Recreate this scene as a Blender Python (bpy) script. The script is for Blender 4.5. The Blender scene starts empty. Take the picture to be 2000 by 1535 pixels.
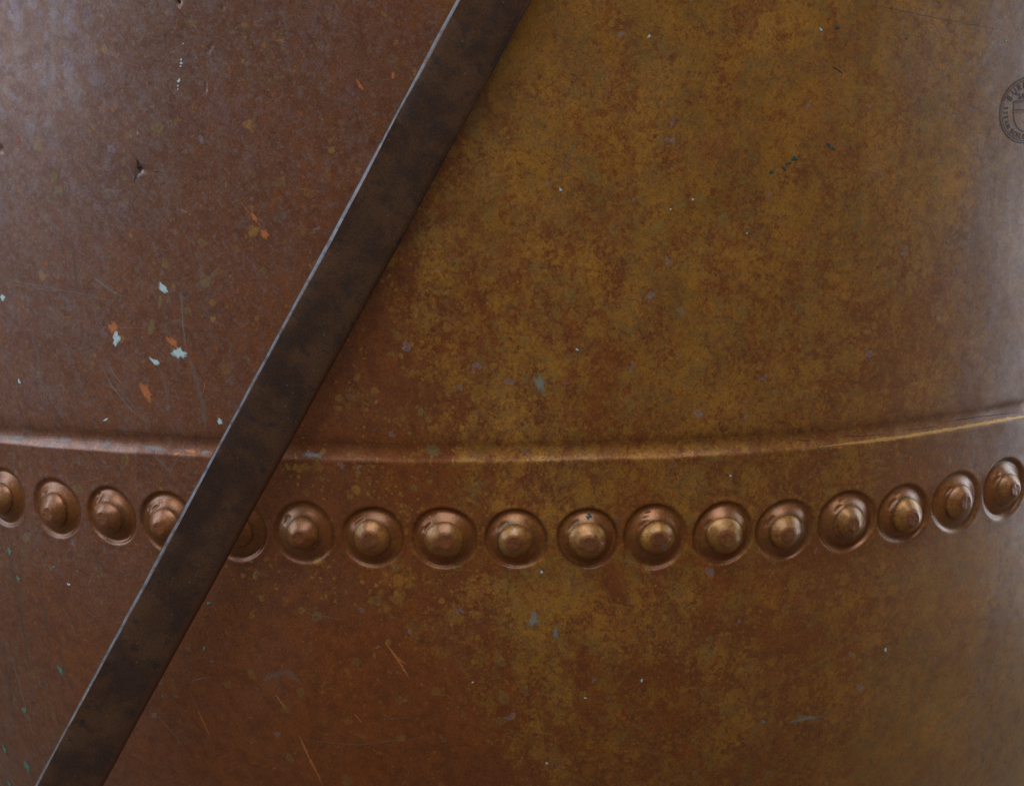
import bpy, bmesh, math, random
import numpy as np
from mathutils import Vector, Matrix

random.seed(7); rng = np.random.default_rng(11)
sc = bpy.context.scene
C = sc.collection

# ------------------------------------------------------------------ camera
R = 0.60                      # pan radius, metres
F = 3600.0                    # focal length in photo pixels (2000 wide)
CD, CH, PITCH = 2.87 * R, 0.575 * R, 0.218
PX = (CD - R) / F             # metres per photo pixel on the nearest wall
cam_d = bpy.data.cameras.new('camera'); cam = bpy.data.objects.new('camera', cam_d); C.objects.link(cam)
cam.location = (0, -CD, CH); cam.rotation_euler = (math.pi / 2 - PITCH, 0, 0)
cam_d.sensor_width = 36; cam_d.lens = 36 * F / 2000; cam_d.clip_start = 0.01; cam_d.clip_end = 200
sc.camera = cam

# ------------------------------------------------------------------ light
world = bpy.data.worlds.new('World'); sc.world = world; world.use_nodes = True
bg = world.node_tree.nodes['Background']
bg.inputs['Color'].default_value = (0.60, 0.49, 0.39, 1); bg.inputs['Strength'].default_value = 0.28

def area(name, loc, target, size, power, col):
    d = bpy.data.lights.new(name, 'AREA'); d.shape = 'RECTANGLE'; d.size, d.size_y = size
    d.energy = power; d.color = col
    o = bpy.data.objects.new(name, d); C.objects.link(o); o.location = loc
    o.rotation_euler = (Vector(target) - Vector(loc)).to_track_quat('-Z', 'Y').to_euler()
    return o
area('window_light', (-3.2, -0.9, 1.35), (0, -0.3, 0.2), (1.8, 2.6), 82, (0.58, 0.78, 1.0))
area('window_light', (3.2, 0.5, 0.6), (0, -0.3, 0.1), (1.4, 3.6), 118, (0.56, 0.78, 1.0))
area('overhead_fill', (-0.2, -2.6, 3.6), (0.1, -0.4, 0.2), (3.8, 2.6), 152, (0.86, 0.94, 1.0))  # added soft fill from above and in front, no fixture known

sc.render.engine = 'CYCLES'; cy = sc.cycles
cy.max_bounces = 5; cy.diffuse_bounces = 2; cy.glossy_bounces = 3; cy.caustics_reflective = False
vs = sc.view_settings
vs.view_transform = 'Standard'; vs.look = 'None'; vs.exposure = 0; vs.gamma = 1; vs.use_curve_mapping = False

# ------------------------------------------------------------------ pan profile
TAPER = 0.025
T0, RHO, AMAX = -80 * PX, 0.66, 1.15          # where the bowl starts, its bending radius, its end slope
T_TOP = 1250 * PX
T_END = T0 - RHO * AMAX
r_end = R + TAPER * T0 - RHO * (1 - math.cos(AMAX)); z_end = T0 - RHO * math.sin(AMAX)
RHO2 = r_end / math.sin(math.pi / 2 - AMAX) if AMAX < 1.5 else 1.0

def prof(t):
    """arc length t (0 at rivet row, up positive) -> r, z, nr, nz"""
    t = np.asarray(t, float)
    up = t >= T0
    a = np.clip((T0 - t) / RHO, 0, AMAX)
    r = np.where(up, R + TAPER * t, R + TAPER * T0 - RHO * (1 - np.cos(a)))
    z = np.where(up, t, T0 - RHO * np.sin(a))
    ang = np.where(up, 0.0, a)
    deep = t < T_END
    b = np.clip((T_END - t) / RHO2, 0, math.pi / 2 - AMAX)
    r = np.where(deep, RHO2 * np.sin(math.pi / 2 - AMAX - b), r)
    z = np.where(deep, z_end - RHO2 * (np.cos(math.pi / 2 - AMAX - b) - math.cos(math.pi / 2 - AMAX)), z)
    ang = np.where(deep, AMAX + b, ang)
    return r, z, np.cos(ang), -np.sin(ang)

def surf(th, t, off=0.0):
    r, z, nr, nz = prof(t)
    rr = r + nr * off
    return np.stack([rr * np.sin(th), -rr * np.cos(th), z + nz * off], -1)

def normal(th, t):
    r, z, nr, nz = prof(t)
    return np.stack([nr * np.sin(th), -nr * np.cos(th), nz + 0 * th], -1)

cp, sp = math.cos(PITCH), math.sin(PITCH)
def project(P):
    x, y, z = P[..., 0], P[..., 1] + CD, P[..., 2] - CH
    d = y * cp - z * sp; u = z * cp + y * sp
    return np.stack([1000 + F * x / d, 767.5 - F * u / d], -1)
def ray(px, py):
    a, b = (px - 1000) / F, (767.5 - py) / F
    v = np.array([a, cp + b * sp, b * cp - sp]); return v
def on_pan_many(px, py):
    """where the lines of sight of photo pixels meet the pan wall: theta, t"""
    px, py = np.asarray(px, float), np.asarray(py, float)
    th = np.arcsin(np.clip((px - 1000) / 1900, -.8, .8)); t = (1050 - py) * PX; e = 1e-5
    for _ in range(14):
        p = project(surf(th, t)); r0, r1 = p[..., 0] - px, p[..., 1] - py
        ja = (project(surf(th + e, t)) - p) / e; jb = (project(surf(th, t + e)) - p) / e
        det = ja[..., 0] * jb[..., 1] - jb[..., 0] * ja[..., 1]
        th = th - np.clip((r0 * jb[..., 1] - r1 * jb[..., 0]) / det, -.2, .2)
        t = t - np.clip((ja[..., 0] * r1 - ja[..., 1] * r0) / det, -.2, .2)
    return th, t
def on_pan(px, py):
    a, b = on_pan_many(np.array([px]), np.array([py])); return np.array([a[0], b[0]])

# rivets of the seam, then the lap bead above them
RIV = [(8, 970), (110, 992), (217, 1007), (327, 1021), (463, 1033), (593, 1041), (728, 1049), (868, 1051), (1008, 1053),
       (1148, 1051), (1280, 1048), (1413, 1042), (1533, 1035), (1655, 1018), (1765, 1003), (1868, 980), (1962, 954)]
riv = [on_pan(*p) for p in RIV]
for k in range(1, 5):
    riv.insert(0, np.array([riv[0][0] - 0.076, riv[0][1]])); riv.append(np.array([riv[-1][0] + 0.076, riv[-1][1]]))
riv = np.array(riv)
BEAD = [(0, 866), (205, 880), (410, 891), (590, 900), (900, 903), (1200, 899), (1500, 886), (1712, 863), (1860, 841), (2000, 817)]
bq = np.array([on_pan(*p) for p in BEAD])
bead_poly = np.polyfit(bq[:, 0], bq[:, 1], 3)
def tb(th): return np.polyval(bead_poly, np.clip(th, -.75, .75))

def smooth(e0, e1, x):
    k = np.clip((x - e0) / (e1 - e0), 0, 1); return k * k * (3 - 2 * k)

def vnoise(x, y, seed=0):
    """smooth value noise"""
    xi, yi = np.floor(x).astype(np.int64), np.floor(y).astype(np.int64); fx, fy = x - xi, y - yi
    def h(a, b):
        n = (a * 374761393 + b * 668265263 + seed * 144665) & 0x7fffffff
        n = ((n ^ (n >> 13)) * 1274126177) & 0x7fffffff
        return ((n ^ (n >> 16)) & 0xffff) / 65535.0
    sx, sy = fx * fx * (3 - 2 * fx), fy * fy * (3 - 2 * fy)
    return (h(xi, yi) * (1 - sx) + h(xi + 1, yi) * sx) * (1 - sy) + (h(xi, yi + 1) * (1 - sx) + h(xi + 1, yi + 1) * sx) * sy

# dish round each rivet, radius and height in photo pixels
DR = np.array([0, 30, 36, 42, 48, 54, 58, 61, 64, 66, 68, 72, 80])
DH = np.array([10.5, 10.5, 9, 4.5, -1, -5.6, -7.4, -7.0, -4.6, -2.1, -.3, .25, 0])
def dish(rho): return np.interp(rho, np.linspace(0, 80, 161), dish_tab)
_x = np.linspace(0, 80, 161); _y = np.interp(_x, DR, DH)
for _ in range(4): _y[1:-1] = (_y[:-2] + 2 * _y[1:-1] + _y[2:]) / 4
dish_tab = _y
marks = []      # tool marks beside each rivet head: (angle, radius, half length, half width, depth)
for i in range(len(riv)):
    m = []
    for k in range(random.choice((1, 2, 2, 3))):
        m.append((math.radians(random.uniform(128, 148) if k == 0 else random.uniform(105, 160)), 42 + 6.0 * k + random.uniform(-1, 1), random.uniform(12, 17) if k == 0 else random.uniform(7, 12), random.uniform(3.0, 3.8) if k == 0 else 2.2, random.uniform(3.4, 5.0) if k == 0 else 2.4))
    marks.append(m)
dish_scale = [random.uniform(.95, 1.04) for _ in riv]; dish_var = [(random.uniform(.68, 1.05), random.uniform(-.05, .05), random.uniform(-.05, .05)) for _ in riv]

def offset(th, t):
    a, b = th * R / PX, t / PX                      # surface coordinates in photo pixels
    o = np.zeros_like(a)
    u = b - tb(th) / PX + 3.2 * (vnoise(a / 110, 0 * a, 21) - .5) + 1.5 * (vnoise(a / 31, 0 * a, 22) - .5)
    wv = 1 + .55 * (vnoise(a / 75, 0 * a, 3) - .5) + .10 * (vnoise(a / 26, 0 * a, 23) - .5)
    lo = np.interp(u, [-90, -60, -30, -8, -3, 0, 3, 7, 12, 18, 24, 30, 36, 42, 50, 66],
                      [0, 0.3, .9, 1.7, 2.0, 1.9, .9, -1.0, -3.0, -4.7, -5.6, -5.5, -4.4, -2.6, -1.0, 0])
    o += lo * wv
    # broad hand-hammered unevenness
    o += 2.6 * (vnoise(a / 240, b / 200, 5) - .5) + 1.1 * (vnoise(a / 90 + 5, b / 80, 8) - .5)
    o += .35 * (vnoise(a / 26 + 5, b / 26, 9) - .5) 
    for i, (th0, t0) in enumerate(riv):
        sel = (abs(a - th0 * R / PX) < 82) & (abs(b - t0 / PX) < 82)
        if not sel.any(): continue
        dx, dy = a[sel] - th0 * R / PX, b[sel] - t0 / PX
        ang = np.arctan2(dy, dx)
        rho = np.hypot(dx, dy) / dish_scale[i] * (1 + .022 * np.sin(2 * ang + i) + .014 * np.sin(3 * ang + 2.1 * i))
        base = o[sel]; k = smooth(78, 60, rho)
        dv = dish_var[i]; v = base * (1 - k) + dish(rho) * dv[0] + k * (dv[1] * dx + dv[2] * dy) * smooth(66, 30, rho)
        for (ma, mr, ml, mw, md) in marks[i]:
            cx, cy = mr * math.cos(ma), mr * math.sin(ma)
            tx, ty = -math.sin(ma), math.cos(ma)
            p = (dx - cx) * tx + (dy - cy) * ty; q = (dx - cx) * math.cos(ma) + (dy - cy) * math.sin(ma) + p * p / 90
            v = v - md * np.clip(1 - (p / ml) ** 2, 0, 1) * smooth(-mw, -mw * .3, q) * smooth(mw * 1.6, -mw * .3, q)
        o[sel] = v
    for p0, p1, dep, wid in DENT_SEG:
        if True:
            sel = (abs(a - (p0[0] + p1[0]) / 2) < 60) & (abs(b - (p0[1] + p1[1]) / 2) < 60)
            if not sel.any(): continue
            d = p1 - p0; L = np.hypot(*d); d = d / L
            p = (a[sel] - p0[0]) * d[0] + (b[sel] - p0[1]) * d[1]; q = -(a[sel] - p0[0]) * d[1] + (b[sel] - p0[1]) * d[0]
            taper = np.clip(1 - p / L, 0, 1) * (p > -wid)
            o[sel] -= dep * taper * np.exp(-(q / (wid * (.35 + .65 * taper))) ** 2)
    return o * PX
DENTS = [(275, 330, [(272, 330), (268, 312)], 3, 5), (275, 330, [(272, 330), (262, 352)], 3, 5), (275, 330, [(272, 331), (312, 336)], 3, 5),
         (347, 4, [(348, 6), (343, -6)], 5, 4), (347, 4, [(348, 6), (356, -4)], 5, 4), (2, 293, [(4, 291), (-6, 300)], 4, 4),
         (413, 95, [(406, 100), (420, 80)], 3, 3), (440, 10, [(434, 15), (447, 5)], 3, 3), (402, 160, [(401, 176), (402, 152)], 2.5, 3)]

DENT_SEG = []
for (_a, _b, pts, dep, wid) in DENTS:
    q0, q1 = on_pan(*pts[0]), on_pan(*pts[1])
    DENT_SEG.append((np.array([q0[0] * R, q0[1]]) / PX, np.array([q1[0] * R, q1[1]]) / PX, dep, wid))

# ------------------------------------------------------------------ patina distribution on the wall (ochre film, lilac bloom, softness)
CTRL = [(-50, -50, .10, .95, .3), (80, 60, .12, .9, .3), (300, 60, .16, .65, .2), (600, 60, .22, .45, .2), (150, 300, .08, .7, .3), (450, 300, .12, .40, .2),
        (100, 550, .05, .42, .4), (350, 600, .08, .28, .2), (550, 450, .10, .25, .2), (250, 780, .05, .25, .3), (50, 780, .05, .35, .4), (680, 250, .14, .3, .2),
        (960, 60, .86, .0, .5), (800, 60, .16, .25, .2), (730, 250, .13, .25, .2), (600, 520, .10, .2, .2), (480, 740, .07, .2, .2), (1300, 100, .74, .0, .15), (1600, 100, .76, .0, .25), (1850, 100, .68, .25, .7), (2000, 100, .35, .8, 1), (1050, 250, .74, .0, .15), (1300, 400, .70, .0, .05), (1600, 450, .72, .0, .15), (1800, 350, .68, .05, .45), (1960, 450, .40, .5, .9),
        (930, 420, .68, .0, .15), (850, 600, .50, .0, 0), (720, 750, .32, .05, 0), (1000, 700, .62, .0, 0), (1300, 700, .68, .0, .1), (1600, 700, .62, .0, .25), (1800, 700, .5, .05, .6), (1980, 700, .34, .45, 1),
        (620, 900, .22, .05, 0), (800, 920, .36, .0, 0), (1000, 930, .52, .0, 0), (1300, 930, .62, .0, .1), (1600, 900, .5, .0, .25), (1800, 900, .4, .1, .7), (1950, 880, .3, .4, .9), (150, 920, .06, .25, .3), (20, 900, .06, .3, .3),
        (640, 1150, .20, .05, 0), (850, 1150, .40, .0, 0), (1050, 1180, .66, .0, 0), (1300, 1180, .52, .0, .1), (1600, 1150, .42, .0, .5), (1850, 1150, .62, .1, .9), (2000, 1150, .55, .3, 1),
        (480, 1300, .05, .1, .2), (750, 1350, .14, .0, .1), (1000, 1350, .50, .0, 0), (1180, 1470, .50, .0, .2), (1300, 1350, .5, .0, .1), (1550, 1350, .52, .0, .4), (1800, 1400, .80, .05, .9), (600, 1500, .05, .0, .2), (850, 1500, .16, .0, .1),
        (200, 1300, .05, .15, .3), (50, 1400, .05, .25, .4), (1980, 1350, .75, .25, 1), (-100, 700, .05, .5, .4), (-100, 1300, .05, .3, .4), (2100, 300, .3, .6, 1), (2100, 1000, .3, .5, 1)]
cq = np.array([on_pan(c[0], c[1]) for c in CTRL]); cq[:, 0] *= R; cq /= PX; cval = np.array([c[2:] for c in CTRL])
def patina(th, t):
    a, b = np.clip(th, -.85, .85) * R / PX, np.clip(t / PX, -800, 1200)
    sh = a.shape; a, b = a.ravel(), b.ravel(); num = np.zeros((a.size, 3)); den = np.full(a.size, 1e-12)
    for (x, y), v in zip(cq, cval):
        w = 1 / (((a - x) ** 2 + (b - y) ** 2) + 60 ** 2) ** 1.9
        num += w[:, None] * v; den += w
    return (num / den[:, None]).reshape(sh + (3,))

# ------------------------------------------------------------------ material helpers
class NT:
    def __init__(s, name):
        s.m = bpy.data.materials.new(name); s.m.use_nodes = True; s.t = s.m.node_tree
        s.b = s.t.nodes['Principled BSDF']
    def n(s, typ, **kw):
        nd = s.t.nodes.new(typ)
        for k, v in kw.items(): setattr(nd, k, v)
        return nd
    def put(s, sock, v):
        if v is None: return
        if isinstance(v, bpy.types.NodeSocket): s.t.links.new(v, sock)
        elif isinstance(v, (tuple, list)) and sock.type == 'RGBA' and len(v) == 3: sock.default_value = (*v, 1)
        else: sock.default_value = v
    def math(s, op, a, b=None, c=None, clamp=False):
        nd = s.n('ShaderNodeMath', operation=op, use_clamp=clamp)
        for i, v in enumerate((a, b, c)): s.put(nd.inputs[i], v)
        return nd.outputs[0]
    def mix(s, f, a, b, mode='MIX'):
        nd = s.n('ShaderNodeMix', data_type='RGBA', blend_type=mode); nd.clamp_factor = True
        s.put(nd.inputs[0], f); s.put(nd.inputs[6], a); s.put(nd.inputs[7], b); return nd.outputs[2]
    def step(s, v, e0, e1, o0=0.0, o1=1.0):
        nd = s.n('ShaderNodeMapRange', interpolation_type='SMOOTHSTEP')
        s.put(nd.inputs[0], v); s.put(nd.inputs[1], e0); s.put(nd.inputs[2], e1); s.put(nd.inputs[3], o0); s.put(nd.inputs[4], o1); return nd.outputs[0]
    def lin(s, v, e0, e1, o0, o1):
        nd = s.n('ShaderNodeMapRange'); 
        s.put(nd.inputs[0], v); s.put(nd.inputs[1], e0); s.put(nd.inputs[2], e1); s.put(nd.inputs[3], o0); s.put(nd.inputs[4], o1); return nd.outputs[0]
    def noise(s, vec, scale, detail=4.0, rough=.55, dist=0.0, dim='3D'):
        nd = s.n('ShaderNodeTexNoise', noise_dimensions=dim)
        s.put(nd.inputs['Vector'], vec)
        for k, v in (('Scale', scale), ('Detail', detail), ('Roughness', rough), ('Distortion', dist)): nd.inputs[k].default_value = v
        return nd
    def voro(s, vec, scale, rnd=1.0):
        nd = s.n('ShaderNodeTexVoronoi', voronoi_dimensions='2D'); s.put(nd.inputs['Vector'], vec)
        nd.inputs['Scale'].default_value = scale; nd.inputs['Randomness'].default_value = rnd; return nd
    def vmath(s, op, a, b):
        nd = s.n('ShaderNodeVectorMath', operation=op); s.put(nd.inputs[0], a); s.put(nd.inputs[1], b); return nd.outputs[0]
    def attr(s, name): return s.n('ShaderNodeAttribute', attribute_name=name)
    def sep(s, col):
        nd = s.n('ShaderNodeSeparateColor'); s.put(nd.inputs[0], col); return nd.outputs
    def bump(s, h, strength, dist, prev=None):
        nd = s.n('ShaderNodeBump'); nd.inputs['Strength'].default_value = strength; nd.inputs['Distance'].default_value = dist
        s.put(nd.inputs['Height'], h); 
        if prev is not None: s.put(nd.inputs['Normal'], prev)
        return nd.outputs[0]
    def out(s, col=None, rough=None, metal=None, normal=None, spec=None):
        for k, v in (('Base Color', col), ('Roughness', rough), ('Metallic', metal), ('Normal', normal), ('Specular IOR Level', spec)): s.put(s.b.inputs[k], v)
        return s.m

def copper_material():
    N = NT('tarnished_copper')
    P = N.attr('suv').outputs['Vector']; pat = N.attr('pat').outputs['Vector']
    sx = N.n('ShaderNodeSeparateXYZ'); N.put(sx.inputs[0], pat); dens, bloom, soft = sx.outputs
    mp0 = N.n('ShaderNodeMapping'); N.put(mp0.inputs[0], P); mp0.inputs['Rotation'].default_value = (.5, .37, .7); mp0.inputs['Location'].default_value = (.3, .7, .41)
    Q = mp0.outputs[0]                                   # turned so that no noise lattice lines up with the wall
    warp = N.noise(Q, 6, 3).outputs['Color']
    warp = N.vmath('MULTIPLY', N.vmath('SUBTRACT', warp, (.5, .5, .5)), (.16, .16, .16))
    Pw = N.vmath('ADD', P, warp); Qw = N.vmath('ADD', Q, warp)
    big = N.noise(Q, .55, 3).outputs['Fac']; mid = N.noise(Q, 3.2, 5, .6).outputs['Fac']; fin = N.noise(Q, 24, 4, .65).outputs['Fac']
    grain = N.noise(Q, 62, 2, .7).outputs['Fac']
    base = N.mix(N.step(big, .35, .65), (.245, .069, .016), (.205, .066, .022))
    base = N.mix(N.step(mid, .40, .66, 0, .6), base, (.135, .038, .013))
    base = N.mix(N.step(N.noise(Q, 1.1, 4, .6).outputs['Fac'], .55, .72), base, (.265, .075, .018))
    base = N.mix(N.math('MULTIPLY', N.math('MINIMUM', N.math('MULTIPLY', bloom, 1.8), 1.0), .75), base, N.mix(N.step(mid, .42, .62), (.150, .074, .050), (.128, .052, .032)))
    # ochre film: run marks, cloudy clumps and drop stains that close up where dense
    mpr = N.n('ShaderNodeMapping'); N.put(mpr.inputs[0], Pw); mpr.inputs['Scale'].default_value = (2.4, .42, 1); mpr.inputs['Location'].default_value = (0, 0, .43)
    runs = N.noise(mpr.outputs[0], 1.0, 4, .6).outputs['Fac']
    cl = N.noise(Q, 1.35, 6, .66).outputs['Fac']
    dvar = N.math('ADD', dens, N.math('MULTIPLY', N.math('SUBTRACT', cl, .5), 1.2))
    dvar = N.math('ADD', dvar, N.math('MULTIPLY', N.math('SUBTRACT', runs, .5), .75))
    mask = None
    for sc_, lo, hi, ed in ((2.5, .12, .50, .06), (5.4, .14, .52, .10), (11, .18, .56, .18)):
        v = N.voro(Pw, sc_); rc = N.sep(v.outputs['Color'])
        rad = N.lin(N.math('MULTIPLY', rc[1], rc[1]), 0, 1, lo, hi)
        disc = N.step(N.math('SUBTRACT', rad, v.outputs['Distance']), -ed * .4, ed)
        show = N.step(N.math('SUBTRACT', N.math('MINIMUM', dvar, .70), N.lin(rc[0], 0, 1, .12, 1.02)), -.03, .10)
        m = N.math('MULTIPLY', N.math('MULTIPLY', disc, show), N.lin(rc[2], 0, 1, .35, 1.0))
        mask = m if mask is None else N.math('MAXIMUM', mask, m)
    sd = N.math('MULTIPLY', N.math('SUBTRACT', dvar, .5), .34)
    sk1 = N.step(N.math('ADD', N.noise(Qw, 4.2, 7, .74).outputs['Fac'], sd), .49, .575)
    sk2 = N.step(N.math('ADD', N.noise(Qw, 10.5, 5, .72).outputs['Fac'], sd), .49, .58)
    skin = N.math('ADD', N.math('MULTIPLY', sk1, .48), N.math('MULTIPLY', sk2, .52))
    skin = N.math('MULTIPLY', skin, N.step(dens, .16, .5))
    mask = N.math('MAXIMUM', mask, skin)
    sf = N.math('MULTIPLY', soft, .7)
    mask = N.math('ADD', N.math('MULTIPLY', mask, N.math('SUBTRACT', 1, sf)), N.math('MULTIPLY', N.math('MULTIPLY', dens, .85), sf))
    och = N.mix(N.step(N.noise(Q, 4.5, 4).outputs['Fac'], .38, .64), (.345, .158, .027), (.255, .132, .033))
    och = N.mix(N.step(N.noise(Q, .9, 3).outputs['Fac'], .42, .62), och, N.mix(.5, och, (.390, .172, .017)))
    och = N.mix(1.0, och, N.lin(N.noise(Q, .62, 4, .6).outputs['Fac'], .3, .7, .78, 1.18), 'MULTIPLY')
    och = N.mix(N.step(N.noise(Q, .8, 5, .62).outputs['Fac'], .54, .68, 0, .42), och, (.300, .098, .028))
    col = N.mix(mask, base, och)
    # grey-green cloudy traces inside the film
    gr = N.math('MULTIPLY', N.step(N.noise(Qw, 1.9, 6, .72).outputs['Fac'], .58, .72), N.step(dens, .2, .5))
    col = N.mix(N.math('MULTIPLY', gr, .42), col, (.175, .150, .062))
    # red-brown gaps in the skin
    gap = N.step(N.noise(Qw, 13, 5, .66).outputs['Fac'], .555, .635)
    col = N.mix(N.math('MULTIPLY', gap, N.lin(soft, 0, 1, .55, .2)), col, (.130, .040, .012))
    # pale lilac oxide bloom, running down in streaks
    mp = N.n('ShaderNodeMapping'); N.put(mp.inputs[0], Pw); mp.inputs['Scale'].default_value = (3.0, 1.05, 1); mp.inputs['Location'].default_value = (1.3, 2.2, .43)
    streak = N.noise(mp.outputs[0], 1.0, 5, .62).outputs['Fac']
    blot = N.noise(Qw, 4.2, 6, .70).outputs['Fac']
    bl = N.math('MULTIPLY', N.math('ADD', N.step(streak, .48, .70), N.step(blot, .50, .68)), .60)
    bl = N.math('MULTIPLY', N.math('ADD', bl, .08), bloom)
    bcol = N.mix(N.step(N.noise(Q, 2.3, 3).outputs['Fac'], .4, .6), (.245, .205, .19), (.235, .225, .285))
    col = N.mix(N.math('MULTIPLY', bl, .54), col, bcol)
    w1 = N.step(N.noise(Qw, 8.5, 5, .72).outputs['Fac'], .52, .60); w2 = N.step(N.noise(Qw, 5.5, 6, .74).outputs['Fac'], .54, .62)
    lb = N.step(bloom, .03, .3)
    col = N.mix(N.math('MULTIPLY', N.math('MULTIPLY', w1, lb), .42), col, (.205, .150, .135))
    col = N.mix(N.math('MULTIPLY', N.math('MULTIPLY', w2, lb), .45), col, (.090, .034, .018))
    # scattered dabs: olive, lilac, orange
    for sc_, thr, cc, lim in ((2.3, .86, (.24, .165, .055), .30), (2.9, .96, (.26, .23, .27), .26), (3.4, .91, (.40, .115, .030), .20)):
        v = N.voro(N.vmath('ADD', N.vmath('ADD', Pw, N.vmath('MULTIPLY', warp, (1.2, 1.2, 0))), (sc_ * 3.1, sc_ * 1.7, 0)), sc_); rc = N.sep(v.outputs['Color'])
        rv = N.math('DIVIDE', v.outputs['Distance'], N.lin(N.math('MULTIPLY', rc[1], rc[1]), 0, 1, .35, 1.25))
        m = N.math('MULTIPLY', N.step(rv, lim, lim * .5), N.step(rc[0], thr, thr + .02))
        core = N.step(rv, lim * .30, lim * .70, .35, .7)
        col = N.mix(N.math('MULTIPLY', N.math('MULTIPLY', m, core), N.lin(soft, 0, 1, .95, .35)), col, cc)
    ps = N.n('ShaderNodeSeparateXYZ'); N.put(ps.inputs[0], N.attr('pol').outputs['Vector'])
    col = N.mix(N.math('MULTIPLY', ps.outputs[1], N.lin(mid, .35, .65, .25, .7)), col, (.195, .068, .012))  # amber of copper reflecting into copper, painted into dishes, fainter on rivets
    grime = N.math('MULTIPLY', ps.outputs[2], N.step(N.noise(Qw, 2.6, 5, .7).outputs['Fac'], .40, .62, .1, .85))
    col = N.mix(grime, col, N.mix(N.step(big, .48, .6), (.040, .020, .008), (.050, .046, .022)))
    # tiny pits and pale specks
    v = N.voro(P, 15); rc = N.sep(v.outputs['Color'])
    speck = N.math('MULTIPLY', N.step(v.outputs['Distance'], .16, .06), N.step(rc[0], .955, .97))
    col = N.mix(N.math('MULTIPLY', speck, .5), col, (.36, .35, .31))
    pit = N.math('MULTIPLY', N.step(v.outputs['Distance'], .17, .07), N.step(rc[0], .05, .03))
    col = N.mix(N.math('MULTIPLY', pit, .6), col, (.03, .018, .01))
    # grain
    col = N.mix(1.0, col, N.lin(fin, .3, .7, .76, 1.24), 'MULTIPLY')
    col = N.mix(1.0, col, N.lin(grain, .25, .75, .74, 1.26), 'MULTIPLY')
    rough = N.math('ADD', N.lin(mid, .3, .7, .35, .46), N.math('MULTIPLY', mask, .08))
    rough = N.math('ADD', rough, N.math('MULTIPLY', N.math('SUBTRACT', fin, .5), .22))
    rough = N.math('SUBTRACT', rough, N.math('MULTIPLY', ps.outputs[0], .03))
    h = N.math('ADD', N.math('MULTIPLY', fin, .6), N.math('MULTIPLY', grain, .35))
    nrm = N.bump(h, .5, .00022)
    N.put(N.b.inputs['Coat Weight'], N.math('ADD', N.lin(ps.outputs[0], 0, 1, .08, .26), N.math('MULTIPLY', soft, .22))); N.b.inputs['Coat Roughness'].default_value = .33; N.put(N.b.inputs['Coat Normal'], nrm)
    return N.out(col, rough, .42, nrm, .4)

def bar_material():
    N = NT('dark_oxidised_steel')
    P = N.attr('suv').outputs['Vector']
    big = N.noise(P, 1.0, 4, .6).outputs['Fac']; mid = N.noise(P, 3.6, 5, .65).outputs['Fac']; fin = N.noise(P, 26, 4, .7).outputs['Fac']
    grain = N.noise(P, 60, 2, .7).outputs['Fac']
    col = N.mix(N.step(big, .38, .62), (.102, .049, .026), (.054, .029, .021))
    col = N.mix(N.step(mid, .50, .70), col, (.040, .026, .024))
    col = N.mix(N.math('MULTIPLY', N.step(N.noise(P, 2.2, 6, .7).outputs['Fac'], .56, .74), .6), col, (.100, .060, .028))
    col = N.mix(N.math('MULTIPLY', N.step(N.noise(P, 7.2, 5, .7).outputs['Fac'], .60, .76), .5), col, (.110, .070, .045))
    col = N.mix(1.0, col, N.lin(fin, .3, .7, .62, 1.38), 'MULTIPLY')
    col = N.mix(1.0, col, N.lin(grain, .25, .75, .8, 1.2), 'MULTIPLY')
    v = N.voro(P, 6); rc = N.sep(v.outputs['Color'])
    sp_ = N.math('MULTIPLY', N.step(v.outputs['Distance'], .12, .05), N.step(rc[0], .95, .97))
    col = N.mix(N.math('MULTIPLY', sp_, .6), col, (.20, .17, .13))
    wr = N.attr('wear_shine').outputs['Vector']; ws = N.n('ShaderNodeSeparateXYZ'); N.put(ws.inputs[0], wr)
    copper_reflection = N.step(N.math('ADD', ws.outputs[1], N.math('MULTIPLY', N.math('SUBTRACT', N.noise(P, 3.0, 4, .6).outputs['Fac'], .5), .7)), .35, .75)
    col = N.mix(N.math('MULTIPLY', copper_reflection, .75), col, (.105, .044, .026))  # the pan's reddish reflection painted along the bar's right side
    scr = N.step(N.noise(P, 3.5, 6, .75).outputs['Fac'], .34, .58, .25, 1.0)
    col = N.mix(N.math('MULTIPLY', ws.outputs[0], scr), col, (.175, .160, .168))  # left chamfer painted paler: bare worn metal and its lit highlight
    rough = N.lin(mid, .3, .7, .42, .58)
    nrm = N.bump(N.math('ADD', N.math('MULTIPLY', fin, .6), N.math('MULTIPLY', mid, .8)), .4, .0003)
    return N.out(col, rough, .35, nrm, .3)

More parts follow.
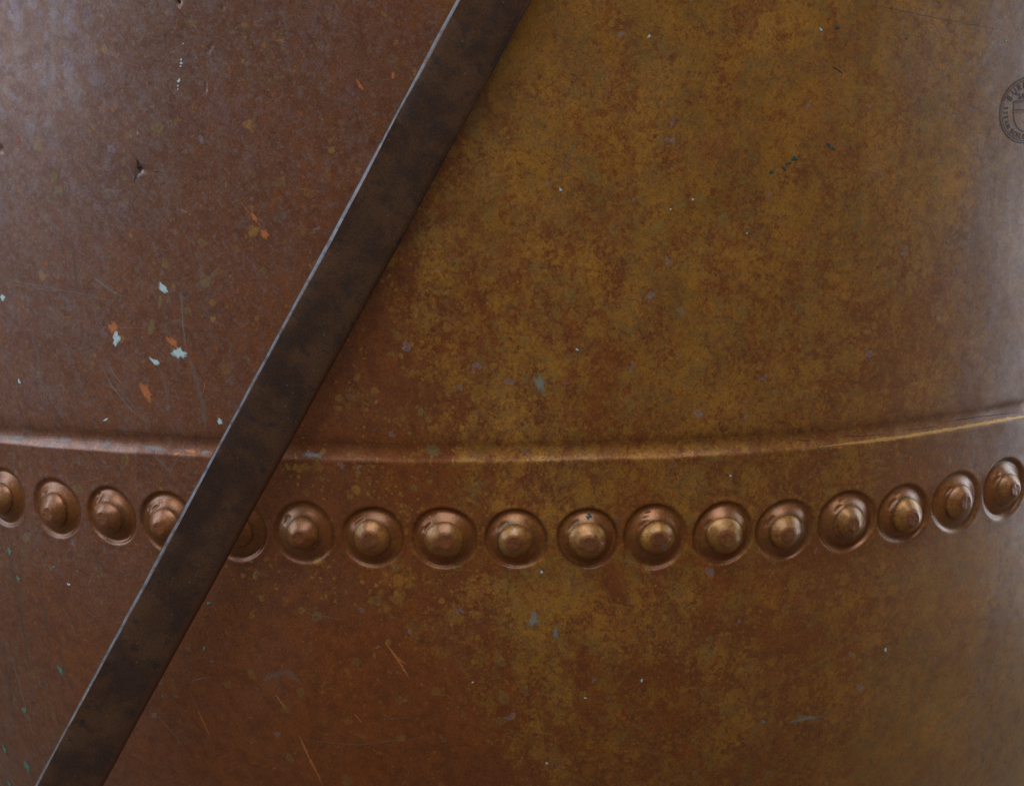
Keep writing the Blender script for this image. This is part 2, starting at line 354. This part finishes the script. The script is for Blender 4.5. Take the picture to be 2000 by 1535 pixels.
def plain(name, col, rough=.6, metal=0.0, var=.25, film=None, soft=.12):
    """film: greatest cover of a thin deposit whose ragged rim thins out (attribute edge: 0 rim, 1 middle)"""
    N = NT(name)
    tc = N.n('ShaderNodeTexCoord').outputs['Object']
    f = N.noise(tc, 900, 4, .7).outputs['Fac']
    c = N.mix(1.0, col, N.lin(f, .3, .7, 1 - var, 1 + var), 'MULTIPLY')
    if film:
        ed = N.n('ShaderNodeSeparateXYZ'); N.put(ed.inputs[0], N.attr('edge').outputs['Vector'])
        g = N.noise(tc, 520, 5, .7).outputs['Fac']
        a = N.step(N.math('ADD', ed.outputs[0], N.math('MULTIPLY', N.math('SUBTRACT', g, .5), 1.5)), .22, .22 + soft, 0.0, film)
        N.put(N.b.inputs['Alpha'], a)
    return N.out(c, rough, metal, N.bump(f, .5, .0002))
M = {'copper': copper_material(), 'bar': bar_material(),
     'verdigris': plain('pale_verdigris', (.42, .51, .50), .85, film=.92, soft=.5), 'green': plain('green_verdigris', (.10, .17, .115), .85, 0, .6, film=.85, soft=.5),
     'bright': plain('bare_copper', (.40, .125, .036), .45, .2, film=1.0, soft=.55), 'dark': plain('dark_line', (.014, .010, .008), .7, film=.9),
     'blue': plain('blue_green_corrosion', (.018, .055, .048), .8, film=.9, soft=.5), 'olive': plain('olive_stain', (.22, .145, .045), .6, film=.55, soft=.3), 'grey': plain('grey_smear', (.25, .27, .235), .6, film=.55, soft=.8),
     'scuff': plain('pale_scratch', (.25, .185, .145), .5, .2, film=.6, soft=.5), 'smear': plain('pale_dust_smear', (.21, .15, .12), .55, film=.38, soft=.9), 'lilac': plain('lilac_worn_patch', (.27, .225, .21), .5, film=.6, soft=.7), 'grime': plain('grey_green_run', (.105, .075, .046), .6, film=.38, soft=.9), 'solder': plain('brassy_solder', (.46, .235, .062), .42, .4, .3, film=.95, soft=.3), 'engrave': plain('engraved_groove', (.042, .028, .018), .7), 'red': plain('red_oxide', (.27, .075, .045), .6, film=.75, soft=.4)}

def mesh_obj(name, verts, faces, mat, parent=None, smooth_=True, attrs=None, loc=None):
    me = bpy.data.meshes.new(name)
    verts = np.asarray(verts, np.float32); nv = len(verts)
    if isinstance(faces, np.ndarray):
        me.vertices.add(nv); me.vertices.foreach_set('co', verts.ravel())
        k = faces.shape[1]; nf = len(faces)
        me.loops.add(nf * k); me.loops.foreach_set('vertex_index', faces.astype(np.int32).ravel())
        me.polygons.add(nf); me.polygons.foreach_set('loop_start', np.arange(0, nf * k, k, dtype=np.int32))
        me.update(calc_edges=True); me.validate()
    else:
        me.from_pydata([tuple(map(float, v)) for v in verts], [], faces); me.update()
    me.polygons.foreach_set('use_smooth', np.full(len(me.polygons), smooth_))
    for k, v in (attrs or {}).items():
        at = me.attributes.new(k, 'FLOAT_VECTOR', 'POINT'); at.data.foreach_set('vector', np.asarray(v, np.float32).ravel())
    me.materials.append(mat)
    o = bpy.data.objects.new(name, me); C.objects.link(o)
    if parent is not None: o.parent = parent
    return o

# ------------------------------------------------------------------ the pan
pan = bpy.data.objects.new('copper_pan', None); C.objects.link(pan)
pan['label'] = 'large riveted copper boiling pan with mottled brown and ochre tarnish'; pan['category'] = 'pan'

front = np.arange(-.88, .8801, 2.15 * PX / R)
back = np.linspace(.88, 2 * math.pi - .88, 90)[1:-1]
TH = np.concatenate([front, back])
rows = np.concatenate([np.arange(T_TOP / PX, 212, -5.5), np.arange(212, -92, -2.0), np.arange(-92, -760, -5.5), np.linspace(-765, (T_END - RHO2 * (math.pi / 2 - AMAX)) / PX + 2, 40)])
th2, t2 = np.meshgrid(np.where(TH > math.pi, TH - 2 * math.pi, TH), rows * PX)
w = np.clip((rows - 76) / 66, 0, 1) * np.clip((560 - rows) / 330, 0, 1)
t2 = t2 + w[:, None] * (tb(th2) - tb(0.0))
off = offset(th2, t2)
edge = smooth(.88, .84, abs(th2)); off = off * edge
V = surf(th2, t2, off)
nr_, nc = th2.shape
idx = np.arange(nr_ * nc).reshape(nr_, nc); nx = np.roll(idx, -1, 1)
quads = np.stack([idx[:-1], idx[1:], nx[1:], nx[:-1]], -1).reshape(-1, 4)
pol = np.zeros(th2.shape)
for th0, t0 in riv: pol = np.maximum(pol, smooth(70, 62, np.hypot((th2 - th0) * R / PX, (t2 - t0) / PX)))
dsh = pol.copy(); pat_w = patina(th2, t2); pat_w[..., 0] *= 1 - .3 * pol; pat_w[..., 1] *= 1 - .8 * pol; pat_w = pat_w.reshape(-1, 3)      # the worked dishes took less of the film
pol = np.maximum(pol, .45 * smooth(-2, 4, t2 / PX - tb(th2) / PX) * smooth(28, 16, t2 / PX - tb(th2) / PX))
grm = np.zeros(th2.shape)
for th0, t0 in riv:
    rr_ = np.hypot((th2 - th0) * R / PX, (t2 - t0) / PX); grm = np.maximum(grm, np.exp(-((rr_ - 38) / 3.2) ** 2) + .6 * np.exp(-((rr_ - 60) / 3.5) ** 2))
pol = np.stack([pol, dsh, grm], -1).reshape(-1, 3)
suv = np.stack([th2 * R / PX / 100, t2 / PX / 100, 0 * th2], -1)
shell = mesh_obj('shell', V.reshape(-1, 3), quads, M['copper'], pan, True, {'suv': suv.reshape(-1, 3), 'pat': pat_w, 'pol': pol})
# inside of the wall and the rolled lip above the picture
def lathe(name, pr, seg, mat, parent):
    vs_, fs = [], []
    for r_, z_ in pr:
        for k in range(seg):
            a = 2 * math.pi * k / seg; vs_.append((r_ * math.sin(a), -r_ * math.cos(a), z_))
    for j in range(len(pr) - 1):
        for k in range(seg): fs.append((j * seg + k, j * seg + (k + 1) % seg, (j + 1) * seg + (k + 1) % seg, (j + 1) * seg + k))
    v = np.array(vs_); th_ = np.arctan2(v[:, 0], -v[:, 1])
    return mesh_obj(name, v, np.array(fs), mat, parent, True, {'suv': np.stack([th_ * R / PX / 100, v[:, 2] / PX / 100, 0 * th_], -1), 'pat': np.tile([.3, .2, .4], (len(v), 1)), 'pol': np.zeros((len(v), 3))})
rt, zt = [float(q) for q in prof(T_TOP)[:2]]
lathe('rim', [(rt - .004, zt - .012)] + [(rt + .004 + .012 * math.cos(a), zt + .004 + .012 * math.sin(a)) for a in np.linspace(-2.4, 2.6, 14)] + [(rt - .008, zt - .012)], 160, M['copper'], pan)
inner = [(float(prof(t)[0]) - .006, float(prof(t)[1]) + .004) for t in np.linspace(T_TOP + .004, T_END, 30)] + [(r_end * .5, z_end - .03), (.001, z_end - .045)]
lathe('inner_wall', inner, 120, M['copper'], pan)

# rivet heads
HP = [(34, 2), (35.4, 7), (35.8, 10), (35, 13), (33, 16.6), (30.2, 20.2), (27.5, 23.0), (24.6, 25.6), (20.5, 29.8), (16.5, 32.2), (14.2, 33.2), (13.3, 33.7), (12.6, 33.8), (11, 33.7), (6, 33.7), (2.5, 33.7)]
for i, (th0, t0) in enumerate(riv):
    r0, z0, nr0, nz0 = prof(t0)
    P0 = Vector(surf(th0, t0)); Nn = Vector(normal(th0, t0)); Tx = Vector((math.cos(th0), math.sin(th0), 0)); Ty = Nn.cross(Tx)
    seg = 56; vs_, sv = [], []
    s_ = random.uniform(.97, 1.10); hs = random.uniform(.80, 1.02); ex, ey = random.uniform(-4, 4), random.uniform(-4, 4); bx, by = random.uniform(-2.5, 2.5), random.uniform(-2.5, 2.5); ph = random.uniform(0, 6)
    for j, (r_, h_) in enumerate(HP):
        k = max(0, (h_ - 9) / 24)
        for q in range(seg):
            a = 2 * math.pi * q / seg
            wob = 1 + .032 * math.sin(2 * a + ph) + .020 * math.sin(3 * a + 2 * ph) + .010 * math.sin(7 * a + ph * 3) * k
            rr = r_ * s_ * wob; hh = h_ * hs + .35 * math.sin(5 * a + ph) * k * (1 - .5 * k)
            x, y = rr * math.cos(a) + ex * k + bx, rr * math.sin(a) + ey * k + by
            vs_.append((Tx * x + Ty * y + Nn * hh) * PX); sv.append(((th0 * R / PX + x) / 100 + 3.3 * i, (t0 / PX + y) / 100 + 20, 0))
    vs_.append((Tx * (ex + bx) + Ty * (ey + by) + Nn * 33.7 * hs) * PX); sv.append((th0 * R / PX / 100 + 3.3 * i, t0 / PX / 100 + 20, 0))
    fs = [(j * seg + q, j * seg + (q + 1) % seg, (j + 1) * seg + (q + 1) % seg, (j + 1) * seg + q) for j in range(len(HP) - 1) for q in range(seg)]
    top = (len(HP) - 1) * seg; fs += [(top + q, top + (q + 1) % seg, len(vs_) - 1) for q in range(seg)]
    pv = patina(np.array([th0]), np.array([t0]))[0]; pv = [min(.85, .30 + .75 * pv[0]), .5 * pv[1], .3]
    o = mesh_obj('rivet', [tuple(v) for v in vs_], fs, M['copper'], pan, True, {'suv': sv, 'pat': [pv if q < 9 * seg else (pv[0] * .35, .1, .3) for q in range(len(vs_))], 'pol': [(1, .35, 0)] * len(vs_)})
    o.location = P0

# ------------------------------------------------------------------ small marks on the wall
def wall_points(L):
    """list of (photo x, photo y, lift) -> points on the wall"""
    L = np.array(L, float); th, t = on_pan_many(L[:, 0], L[:, 1]); return surf(th, t, offset(th, t) + L[:, 2])
def blob(name, px, py, rx, ry, ang, mat, parent=None, rag=.25, lift=.00025, n=18, label=None):
    ca, sa = math.cos(math.radians(ang)), math.sin(math.radians(ang)); ph = [random.uniform(0, 6) for _ in range(4)]
    vs_ = []
    for ring, hgt in ((1.0, -.00005), (.75, lift), (.35, lift * 1.25)):
        for k in range(n):
            a = 2 * math.pi * k / n
            wob = 1 + rag * (.5 * math.sin(2 * a + ph[0]) + .4 * math.sin(3 * a + ph[1]) + .35 * math.sin(5 * a + ph[2]) + .35 * math.sin(8 * a + ph[3])) + random.uniform(-.5, .5) * rag
            x, y = rx * ring * wob * math.cos(a), ry * ring * wob * math.sin(a)
            vs_.append((px + x * ca - y * sa, py + x * sa + y * ca, hgt))
    vs_.append((px, py, lift * 1.3)); vs_ = wall_points(vs_)
    c0 = np.array(vs_).mean(0)
    fs = [(j * n + k, (j + 1) * n + k, (j + 1) * n + (k + 1) % n, j * n + (k + 1) % n) for j in range(2) for k in range(n)] + [(2 * n + k, 3 * n, 2 * n + (k + 1) % n) for k in range(n)]
    o = mesh_obj(name, np.array(vs_) - c0, fs, M[mat], parent or shell, True, {'edge': [(0, 0, 0)] * n + [(.4, 0, 0)] * n + [(.9, 0, 0)] * n + [(1, 0, 0)]}); o.location = c0
    return o
def line(name, pts, wid, mat, parent=None, lift=.0002, jit=.6):
    P_ = []
    for (x0, y0), (x1, y1) in zip(pts[:-1], pts[1:]):
        m = max(2, int(math.hypot(x1 - x0, y1 - y0) / 7))
        P_ += [(x0 + (x1 - x0) * k / m, y0 + (y1 - y0) * k / m) for k in range(m)]
    P_.append(pts[-1]); n = len(P_); vs_ = []
    for k, (x, y) in enumerate(P_):
        a, b = P_[max(0, k - 1)], P_[min(n - 1, k + 1)]; dx, dy = b[0] - a[0], b[1] - a[1]; L = math.hypot(dx, dy) or 1
        s = k / (n - 1); ww = wid * (min(1, 4 * s + .15) * min(1, 4 * (1 - s) + .1)) * random.uniform(.7, 1.2) / 2
        x += random.uniform(-jit, jit); y += random.uniform(-jit, jit)
        for q, l in ((1, -.00004), (0, lift), (-1, -.00004)): vs_.append((x - dy / L * ww * q, y + dx / L * ww * q, l))
    vs_ = wall_points(vs_)
    c0 = np.array(vs_).mean(0)
    fs = [(3 * k + j, 3 * k + j + 1, 3 * k + j + 4, 3 * k + j + 3) for k in range(n - 1) for j in range(2)]
    o = mesh_obj(name, np.array(vs_) - c0, fs, M[mat], parent or shell, True, {'edge': [(0, 0, 0), (1, 0, 0), (0, 0, 0)] * n}); o.location = c0
    return o

for a in [(228, 662, 10, 17, 15), (351, 690, 21, 12, 35), (304, 707, 13, 7, 25), (319, 563, 17, 8, 48), (430, 823, 9, 6, 55), (206, 820, 6, 3, -20),
          (354, 117, 2.6, 3.2, 0), (354, 124, 3.4, 3.6, 0), (353, 130, 2.4, 2.6, 0), (350, 158, 3.4, 6, 0), (348, 168, 2.4, 2.4, 0), (348, 175, 2, 2, 0), (358, 86, 2, 2, 0),
          (1095, 371, 5, 4, 10), (1310, 409, 2.6, 2.6, 0), (1353, 390, 4.5, 3, -30), (1459, 456, 3, 2.2, 20), (1127, 683, 5, 3, 20), (1268, 72, 6, 3, -40), (1068, 1490, 5, 3.2, 10), (1143, 1362, 4, 2.8, 0),
          (1603, 58, 6, 3, 35), (1058, 1117, 4, 4, 30), (1427, 929, 3.2, 3.2, 0), (1253, 1328, 4, 4, 40), (923, 1332, 3, 2.6, 0), (1729, 1268, 4, 5, 0), (1965, 80, 2.2, 2.2, 0), (38, 745, 3, 7, -20), (5, 582, 6, 9, 10), (134, 1141, 4, 3, 30)]:
    blob('verdigris_spot', *a, 'verdigris', rag=.35, n=14)
for a in [(19, 1076, 5, 11, -14), (118, 1307, 5, 15, -24), (48, 1386, 5, 11, -22), (10, 1462, 4, 12, -20), (54, 1496, 5, 20, -22), (19, 1530, 4, 10, -20), (408, 1177, 6, 4, 30), (399, 1265, 4, 6, 0), (36, 1130, 4, 11, -15), (105, 1107, 4, 3, 20)]:
    blob('green_corrosion_spot', *a, 'green', rag=.35, n=14)
for a in [(1619, 284, 6, 4.5, 20), (1627, 290, 6, 5, 35), (1551, 310, 8, 6, -50), (1541, 319, 7, 4, -20), (1531, 329, 8, 5, 60), (1506, 336, 5.5, 4.5, 0), (1151, 1008, 9, 6, 20), (1635, 54, 5, 5, 0), (1771, 76, 4, 3, -30)]:
    blob('blue_green_spot', *a, 'blue', rag=.5, n=14)
for a in [(517, 458, 8, 19, -28), (497, 425, 5, 18, -35), (703, 167, 5, 17, -30), (884, 503, 8, 6, 20), (1105, 749, 9, 7, 20), (270, 260, 3.5, 6, 0), (768, 148, 5, 10, -15), (1208, 438, 8, 6, 20), (35, 275, 6, 12, 0)]:
    blob('red_oxide_spot', *a, 'red' if a[0] > 800 or a[0] < 100 else 'bright', rag=.35, lift=.0001, n=14)
for a in [(285, 765, 12, 30, -25), (222, 640, 11, 18, -25), (337, 668, 10, 20, -40)]:
    blob('bare_copper_smear', *a, 'bright', rag=.3, lift=.00006, n=14)
for a in [(107, 345, 7, 18, -15), (296, 640, 7, 22, 10), (313, 590, 5, 16, 5), (845, 880, 16, 17, 0), (822, 805, 9, 9, 0), (852, 650, 0, 0, 0)][:-1]:
    blob('olive_stain', *a, 'olive', rag=.25, lift=.00005, n=16)
for a in [(1055, 750, 12, 30, -8), (1042, 1210, 14, 22, -15), (1085, 1235, 10, 14, 0), (1570, 1403, 36, 7, -12), (1490, 1408, 9, 5, 0)]:
    blob('grey_smear', *a, 'grey', rag=.45, lift=.00004, n=20)
for p, wd in [([(750, 1252), (775, 1285), (800, 1325)], 8), ([(765, 1275), (795, 1298)], 5), ([(582, 1432), (605, 1480), (632, 1534)], 8), ([(538, 1357), (560, 1385)], 5), ([(690, 1393), (710, 1414)], 4), ([(385, 1385), (412, 1440)], 4), ([(470, 395), (512, 445)], 4)]:
    line('bare_copper_scratch', p, wd, 'bright')
for p, wd in [([(0, 543), (90, 562), (170, 575), (230, 592)], 1.8), ([(0, 552), (60, 562)], 1.5), ([(180, 638), (290, 642)], 1.5), ([(192, 700), (215, 750), (255, 800), (290, 830)], 4), ([(208, 700), (225, 735), (245, 758)], 4),
              ([(350, 612), (378, 613)], 1.6), ([(310, 640), (335, 628), (360, 625)], 1.5), ([(580, 1440), (640, 1450), (700, 1455), (760, 1447), (850, 1440)], 1.8), ([(1746, 22), (1830, 32), (1900, 50), (1962, 60)], 2.0),
              ([(1945, 350), (1940, 410), (1936, 480)], 2.0), ([(1936, 480), (1998, 488)], 1.6), ([(1990, 470), (1998, 455)], 1.8), ([(590, 1195), (640, 1205), (680, 1212)], 1.8), ([(180, 540), (210, 562), (238, 580)], 5), ([(352, 560), (358, 640), (366, 690)], 4),
              ([(285, 875), (318, 905), (338, 930)], 3), ([(340, 900), (365, 880)], 2.4), ([(120, 1180), (135, 1210), (152, 1255)], 2.2), ([(20, 1275), (38, 1340), (55, 1400), (72, 1462)], 2.6), ([(240, 1125), (262, 1118)], 1.5), ([(372, 1330), (410, 1320)], 3),
              ([(742, 1405), (810, 1400)], 1.2), ([(310, 1400), (345, 1440), (362, 1465)], 2.5), ([(1480, 100), (1500, 96)], 1.5)]:
    line('scratch', p, wd, 'scuff', lift=.00008)
for p, wd in [([(1560, 860), (1576, 863), (1590, 861)], 2.0), ([(1640, 855), (1668, 853), (1690, 853), (1735, 848)], 2.2), ([(1600, 879), (1618, 877)], 2.4), ([(1770, 842), (1800, 838), (1835, 833)], 2.0), ([(1845, 826), (1880, 820), (1935, 813), (1998, 806)], 2.2),
              ([(1500, 876), (1520, 879)], 2.0), ([(1626, 132), (1636, 137), (1646, 144)], 4.5), ([(1510, 891), (1530, 889)], 1.6), ([(1700, 10), (1760, 22), (1850, 40), (1950, 58)], 1.4), ([(700, 904), (760, 906)], 1.6), ([(180, 838), (300, 848), (395, 853)], 1.4), ([(274, 340), (271, 328), (268, 310)], 9), ([(276, 325), (270, 338), (262, 357)], 9), ([(262, 330), (285, 332), (318, 338)], 4.4), ([(343, -4), (347, 5), (352, 2)], 5), ([(-4, 300), (4, 291)], 4), ([(407, 99), (421, 81)], 1.8), ([(434, 15), (448, 5)], 1.6)]:  # real cracks first; closing entries paint shade into dents too fine for the mesh
    line('crack_dent_line', p, wd, 'dark', lift=.00008)

for _ in range(70):
    x0, y0 = random.uniform(5, 560), random.uniform(10, 1500)
    if x0 > 840 - .54 * y0: x0 *= .35
    L_, a_ = random.uniform(10, 46) * random.uniform(.6, 1.4), math.radians(random.choice((random.gauss(62, 16), random.gauss(115, 18), random.gauss(10, 8))))
    c_ = random.uniform(-.25, .25)
    pts_ = [(x0 + L_ * q * math.cos(a_ + c_ * q), y0 + L_ * q * math.sin(a_ + c_ * q)) for q in (0, .5, 1)]
    line('fine_scratch', pts_, random.uniform(1.0, 2.0), random.choice(('scuff', 'scuff', 'smear', 'bright')), lift=.00006, jit=.3)
line('solder_strip', [(1600, 873), (1690, 863), (1760, 854), (1840, 841), (1920, 828), (2000, 813), (2070, 798)], 9, 'solder', lift=.00025, jit=.4)
for a in [(205, 869, 13, 9, 5), (120, 862, 30, 5, 4), (300, 876, 34, 6, 5), (30, 856, 26, 6, 4), (610, 889, 24, 8, 4), (400, 884, 12, 6, 10)]:
    blob('worn_patch', *a, 'lilac', rag=.3, lift=.00006, n=16)
for a in [(372, 882, 16, 5, 6), (345, 886, 8, 4, 5), (1260, 888, 9, 5, 0), (1640, 874, 7, 6, 0), (1745, 858, 6, 6, 0)]:
    blob('bare_copper_patch', *a, 'bright', rag=.35, lift=.00006, n=14)
for p, wd in [([(355, 560), (358, 630), (364, 700)], 12), ([(196, 690), (235, 765), (295, 835)], 11), ([(312, 715), (325, 760), (332, 815)], 18), ([(366, 690), (392, 770), (404, 850)], 26), ([(185, 535), (215, 565), (245, 582)], 16), ([(60, 640), (75, 700), (80, 760)], 12),
              ([(165, 590), (168, 640)], 8), ([(395, 560), (430, 520)], 14), ([(240, 820), (275, 850)], 10), ([(285, 870), (320, 905), (345, 940)], 9), ([(365, 872), (330, 920)], 8), ([(880, 1010), (900, 1012)], 6), ([(510, 1330), (560, 1310), (590, 1335)], 26), ([(1130, 270), (1105, 320), (1085, 370)], 10)]:
    line('dust_smear', p, wd, 'smear', lift=.00005, jit=1.5)
for p, wd in [([(8, 1040), (28, 1130), (45, 1230), (62, 1330)], 13), ([(75, 1100), (88, 1200), (100, 1290)], 9), ([(0, 1230), (18, 1340), (30, 1420)], 11), ([(180, 1060), (190, 1100), (195, 1130)], 12), ([(140, 470), (148, 520), (150, 560)], 12), ([(112, 460), (128, 500)], 13), ([(118, 1270), (135, 1330), (142, 1350)], 11)]:
    line('grey_green_run', p, wd, 'grime', lift=.00005, jit=1.2)

# ------------------------------------------------------------------ maker's stamp at the right
stamp = bpy.data.objects.new('maker_stamp', None); C.objects.link(stamp); stamp.parent = pan
stamp['label'] = "round engraved maker's stamp with a shield and curved lettering"
SC = on_pan(2004, 216)
def st_xyz(a, b, lift=.00018):
    th, t = SC[0] + np.atleast_1d(a) * PX / R, SC[1] + np.atleast_1d(b) * PX
    return surf(th, t, offset(th, t) + lift)
def st_line(name, pts, wid, closed=False):
    n = len(pts); vs_ = []
    for k in range(n):
        a, b = (pts[(k - 1) % n], pts[(k + 1) % n]) if closed else (pts[max(0, k - 1)], pts[min(n - 1, k + 1)])
        dx, dy = b[0] - a[0], b[1] - a[1]; L = math.hypot(dx, dy); x, y = pts[k]
        for q in (1, -1): vs_.append((x - dy / L * wid / 2 * q, y + dx / L * wid / 2 * q))
    vs_ = np.array(vs_); vs_ = st_xyz(vs_[:, 0], vs_[:, 1])
    m = n if closed else n - 1
    c0 = np.array(vs_).mean(0)
    o = mesh_obj(name, np.array(vs_) - c0, [(2 * k, 2 * k + 1, (2 * k + 3) % (2 * n), (2 * k + 2) % (2 * n)) for k in range(m)], M['engrave'], stamp); o.location = c0
SRX, SRY = 1.13, 1.0
circ = lambda r_: [(SRX * r_ * math.cos(k * math.pi / 48), r_ * math.sin(k * math.pi / 48)) for k in range(96)]
st_line('ring', circ(68), 2.4, True); st_line('ring', circ(63), 1.6, True)
sh = [(-38, 20), (-38, 0), (-36, -12), (-30, -26), (-20, -37), (-8, -43), (0, -44), (8, -43), (20, -37), (30, -26), (36, -12), (38, 0), (38, 20)]
st_line('shield_outline', sh, 2.0); st_line('shield_band', [(-39, 20), (0, 20), (39, 20)], 2.2); st_line('shield_band', [(-38, 16.5), (0, 16.5), (38, 16.5)], 1.2); st_line('shield_band', [(-38, 1.5), (0, 1.5), (38, 1.5)], 2.0)
for k in range(16): st_line('dot', [(-36 + k * 4.8, -2.2), (-36 + k * 4.8, -4.0)], 1.4)
def letter(ch, x, y, ang, size):
    cu = bpy.data.curves.new('letter', 'FONT'); cu.body = ch; cu.size = size; cu.align_x = 'CENTER'; cu.align_y = 'CENTER'; cu.resolution_u = 3; cu.offset = .018 * size
    ob = bpy.data.objects.new('letter', cu); C.objects.link(ob)
    me = bpy.data.meshes.new_from_object(ob.evaluated_get(bpy.context.evaluated_depsgraph_get())); bpy.data.objects.remove(ob); bpy.data.curves.remove(cu)
    ca, sa = math.cos(ang), math.sin(ang); co = np.array([v.co[:2] for v in me.vertices]); co[:, 0] *= .85; co -= (co.max(0) + co.min(0)) / 2
    W = st_xyz(x + SRX * (co[:, 0] * ca - co[:, 1] * sa), y + co[:, 0] * sa + co[:, 1] * ca, .0002); c0 = W.mean(0)
    me.vertices.foreach_set('co', (W - c0).astype(np.float32).ravel()); me.update(); me.materials.append(M['engrave'])
    o = bpy.data.objects.new('letter', me); C.objects.link(o); o.parent = stamp; o.location = c0
dr = math.radians
for ch, a in zip('BURK', (149, 131, 114, 98)): letter(ch, SRX * 53 * math.cos(dr(a)), 53 * math.sin(dr(a)), dr(a - 90), 20)
for ch, a in zip('STEAM', (173, 183.5, 194, 204.5, 216)): letter(ch, SRX * 53.5 * math.cos(dr(a)), 53.5 * math.sin(dr(a)), dr(a + 90), 14.5)
for ch, a in zip('BOILIN', (232, 243, 251, 259, 267, 275)): letter(ch, SRX * 54 * math.cos(dr(a)), 54 * math.sin(dr(a)), dr(a + 90), 16)
for ch, x in zip('"SAF', (-31, -23, -13, -4)): letter(ch, x, 30 if ch != '"' else 34, 0, 17)

# ------------------------------------------------------------------ the flat bar in front
def bar():
    A, B = (968.0, 0.0), (136.0, 1535.0)               # centre line seen in the photograph
    k = 1.11                                            # its foot stands farther from the camera than its head
    s = np.linspace(-.02, 1.02, 60)
    def pts(d):
        a, b = np.array([0, -CD, CH]) + ray(*A) * d, np.array([0, -CD, CH]) + ray(*B) * d * k
        return a, b
    def clear(d):
        a, b = pts(d); P = a + (b - a) * s[:, None]
        rr = np.hypot(P[:, 0], P[:, 1]); tt = np.linspace(T_TOP, T_END, 800); r_, z_ = prof(tt)[:2]
        return min(np.hypot(rr[i] - r_, P[i, 2] - z_).min() * (1 if rr[i] > np.interp(P[i, 2], z_[::-1], r_[::-1]) else -1) for i in range(len(s)))
    lo, hi = .6, 1.6
    for _ in range(40):
        m = (lo + hi) / 2
        if clear(m) > .021: lo = m
        else: hi = m
    a, b = pts(lo); a, b = Vector(a), Vector(b)
    d = (b - a).normalized(); mid = (a + b) / 2
    view = (Vector((0, -CD, CH)) - mid).normalized()
    n = (view - d * view.dot(d)).normalized()
    side = d.cross(n)                                   # points left or right across the bar
    if side.x < 0: side = -side
    n = (n * math.cos(math.radians(6)) + side * math.sin(math.radians(6))).normalized(); side = n.cross(d) if n.cross(d).x > 0 else d.cross(n)
    px_m = lo / F * 1.02
    W = 128 * px_m / 2; Tn = .0075; ch = 5.4 * px_m
    # cross-section, left to right: back edge, left side, bright chamfer, face, eased right arris, right side
    sec = [(-W, -Tn), (-W, -ch * .75), (-W + .0002, -ch * .6), (-W + ch * .92, -.0002), (-W + ch * 1.1, 0), (-W * .4, .00005), (W * .3, 0), (W - .0042, -.0001), (W - .0026, -.0006), (W - .0012, -.0016), (W - .0004, -.003), (W, -.0048), (W, -Tn)]
    L0, L1 = -.22, (b - a).length + .2; n_ = 260; ns = len(sec)
    vs_, sv, we = [], [], []
    for i in range(n_ + 1):
        l = L0 + (L1 - L0) * i / n_
        cw = .55 + .75 * float(vnoise(np.array(l / .045), np.array(2.), 12)) * (1 - .25 * i / n_)
        for j, (x, y) in enumerate(sec):
            if 1 <= j <= 4: x, y = -W + (x + W) * cw, y * cw
            wv = .0005 * (vnoise(np.array(l / .05), np.array(j * .21), 4) - .5) if j > 3 else .00018 * (vnoise(np.array(l / .012), np.array(1.), 4) - .5)
            bend = .0011 * float(vnoise(np.array(l / .16), np.array(.5), 31) - .5)
            vs_.append(a + d * l + side * (x + float(wv) + bend) + n * (y + .0004 * float(vnoise(np.array(l / .07), np.array(0.), 6) - .5)))
            sv.append((x / PX / 100 + 40, -l / PX / 100, y / PX / 100))
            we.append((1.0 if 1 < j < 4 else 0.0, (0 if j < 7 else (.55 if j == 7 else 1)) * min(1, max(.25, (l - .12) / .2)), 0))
    fs = []
    for i in range(n_):
        for j in range(ns):
            j2 = (j + 1) % ns; fs.append((i * ns + j, i * ns + j2, (i + 1) * ns + j2, (i + 1) * ns + j))
    fs.append(tuple(range(ns))); fs.append(tuple(n_ * ns + j for j in reversed(range(ns))))
    c0 = b + d * .2
    o = mesh_obj('flat_bar', np.array(vs_) - np.array(c0), fs, M['bar'], None, True, {'suv': sv, 'wear_shine': we}); o.location = c0
    o['label'] = 'dark flat metal bar with a bright thin left edge slanting across the copper pan'; o['category'] = 'bar'
    bm = bmesh.new(); bm.from_mesh(o.data); bmesh.ops.recalc_face_normals(bm, faces=bm.faces)
    for e in bm.edges:
        if len(e.link_faces) == 2 and e.calc_face_angle(0) > .6: e.smooth = False
    bm.to_mesh(o.data); bm.free()
    return o, a, b, d, n, side
bar_o, ba, bb, bd, bn, bs = bar()
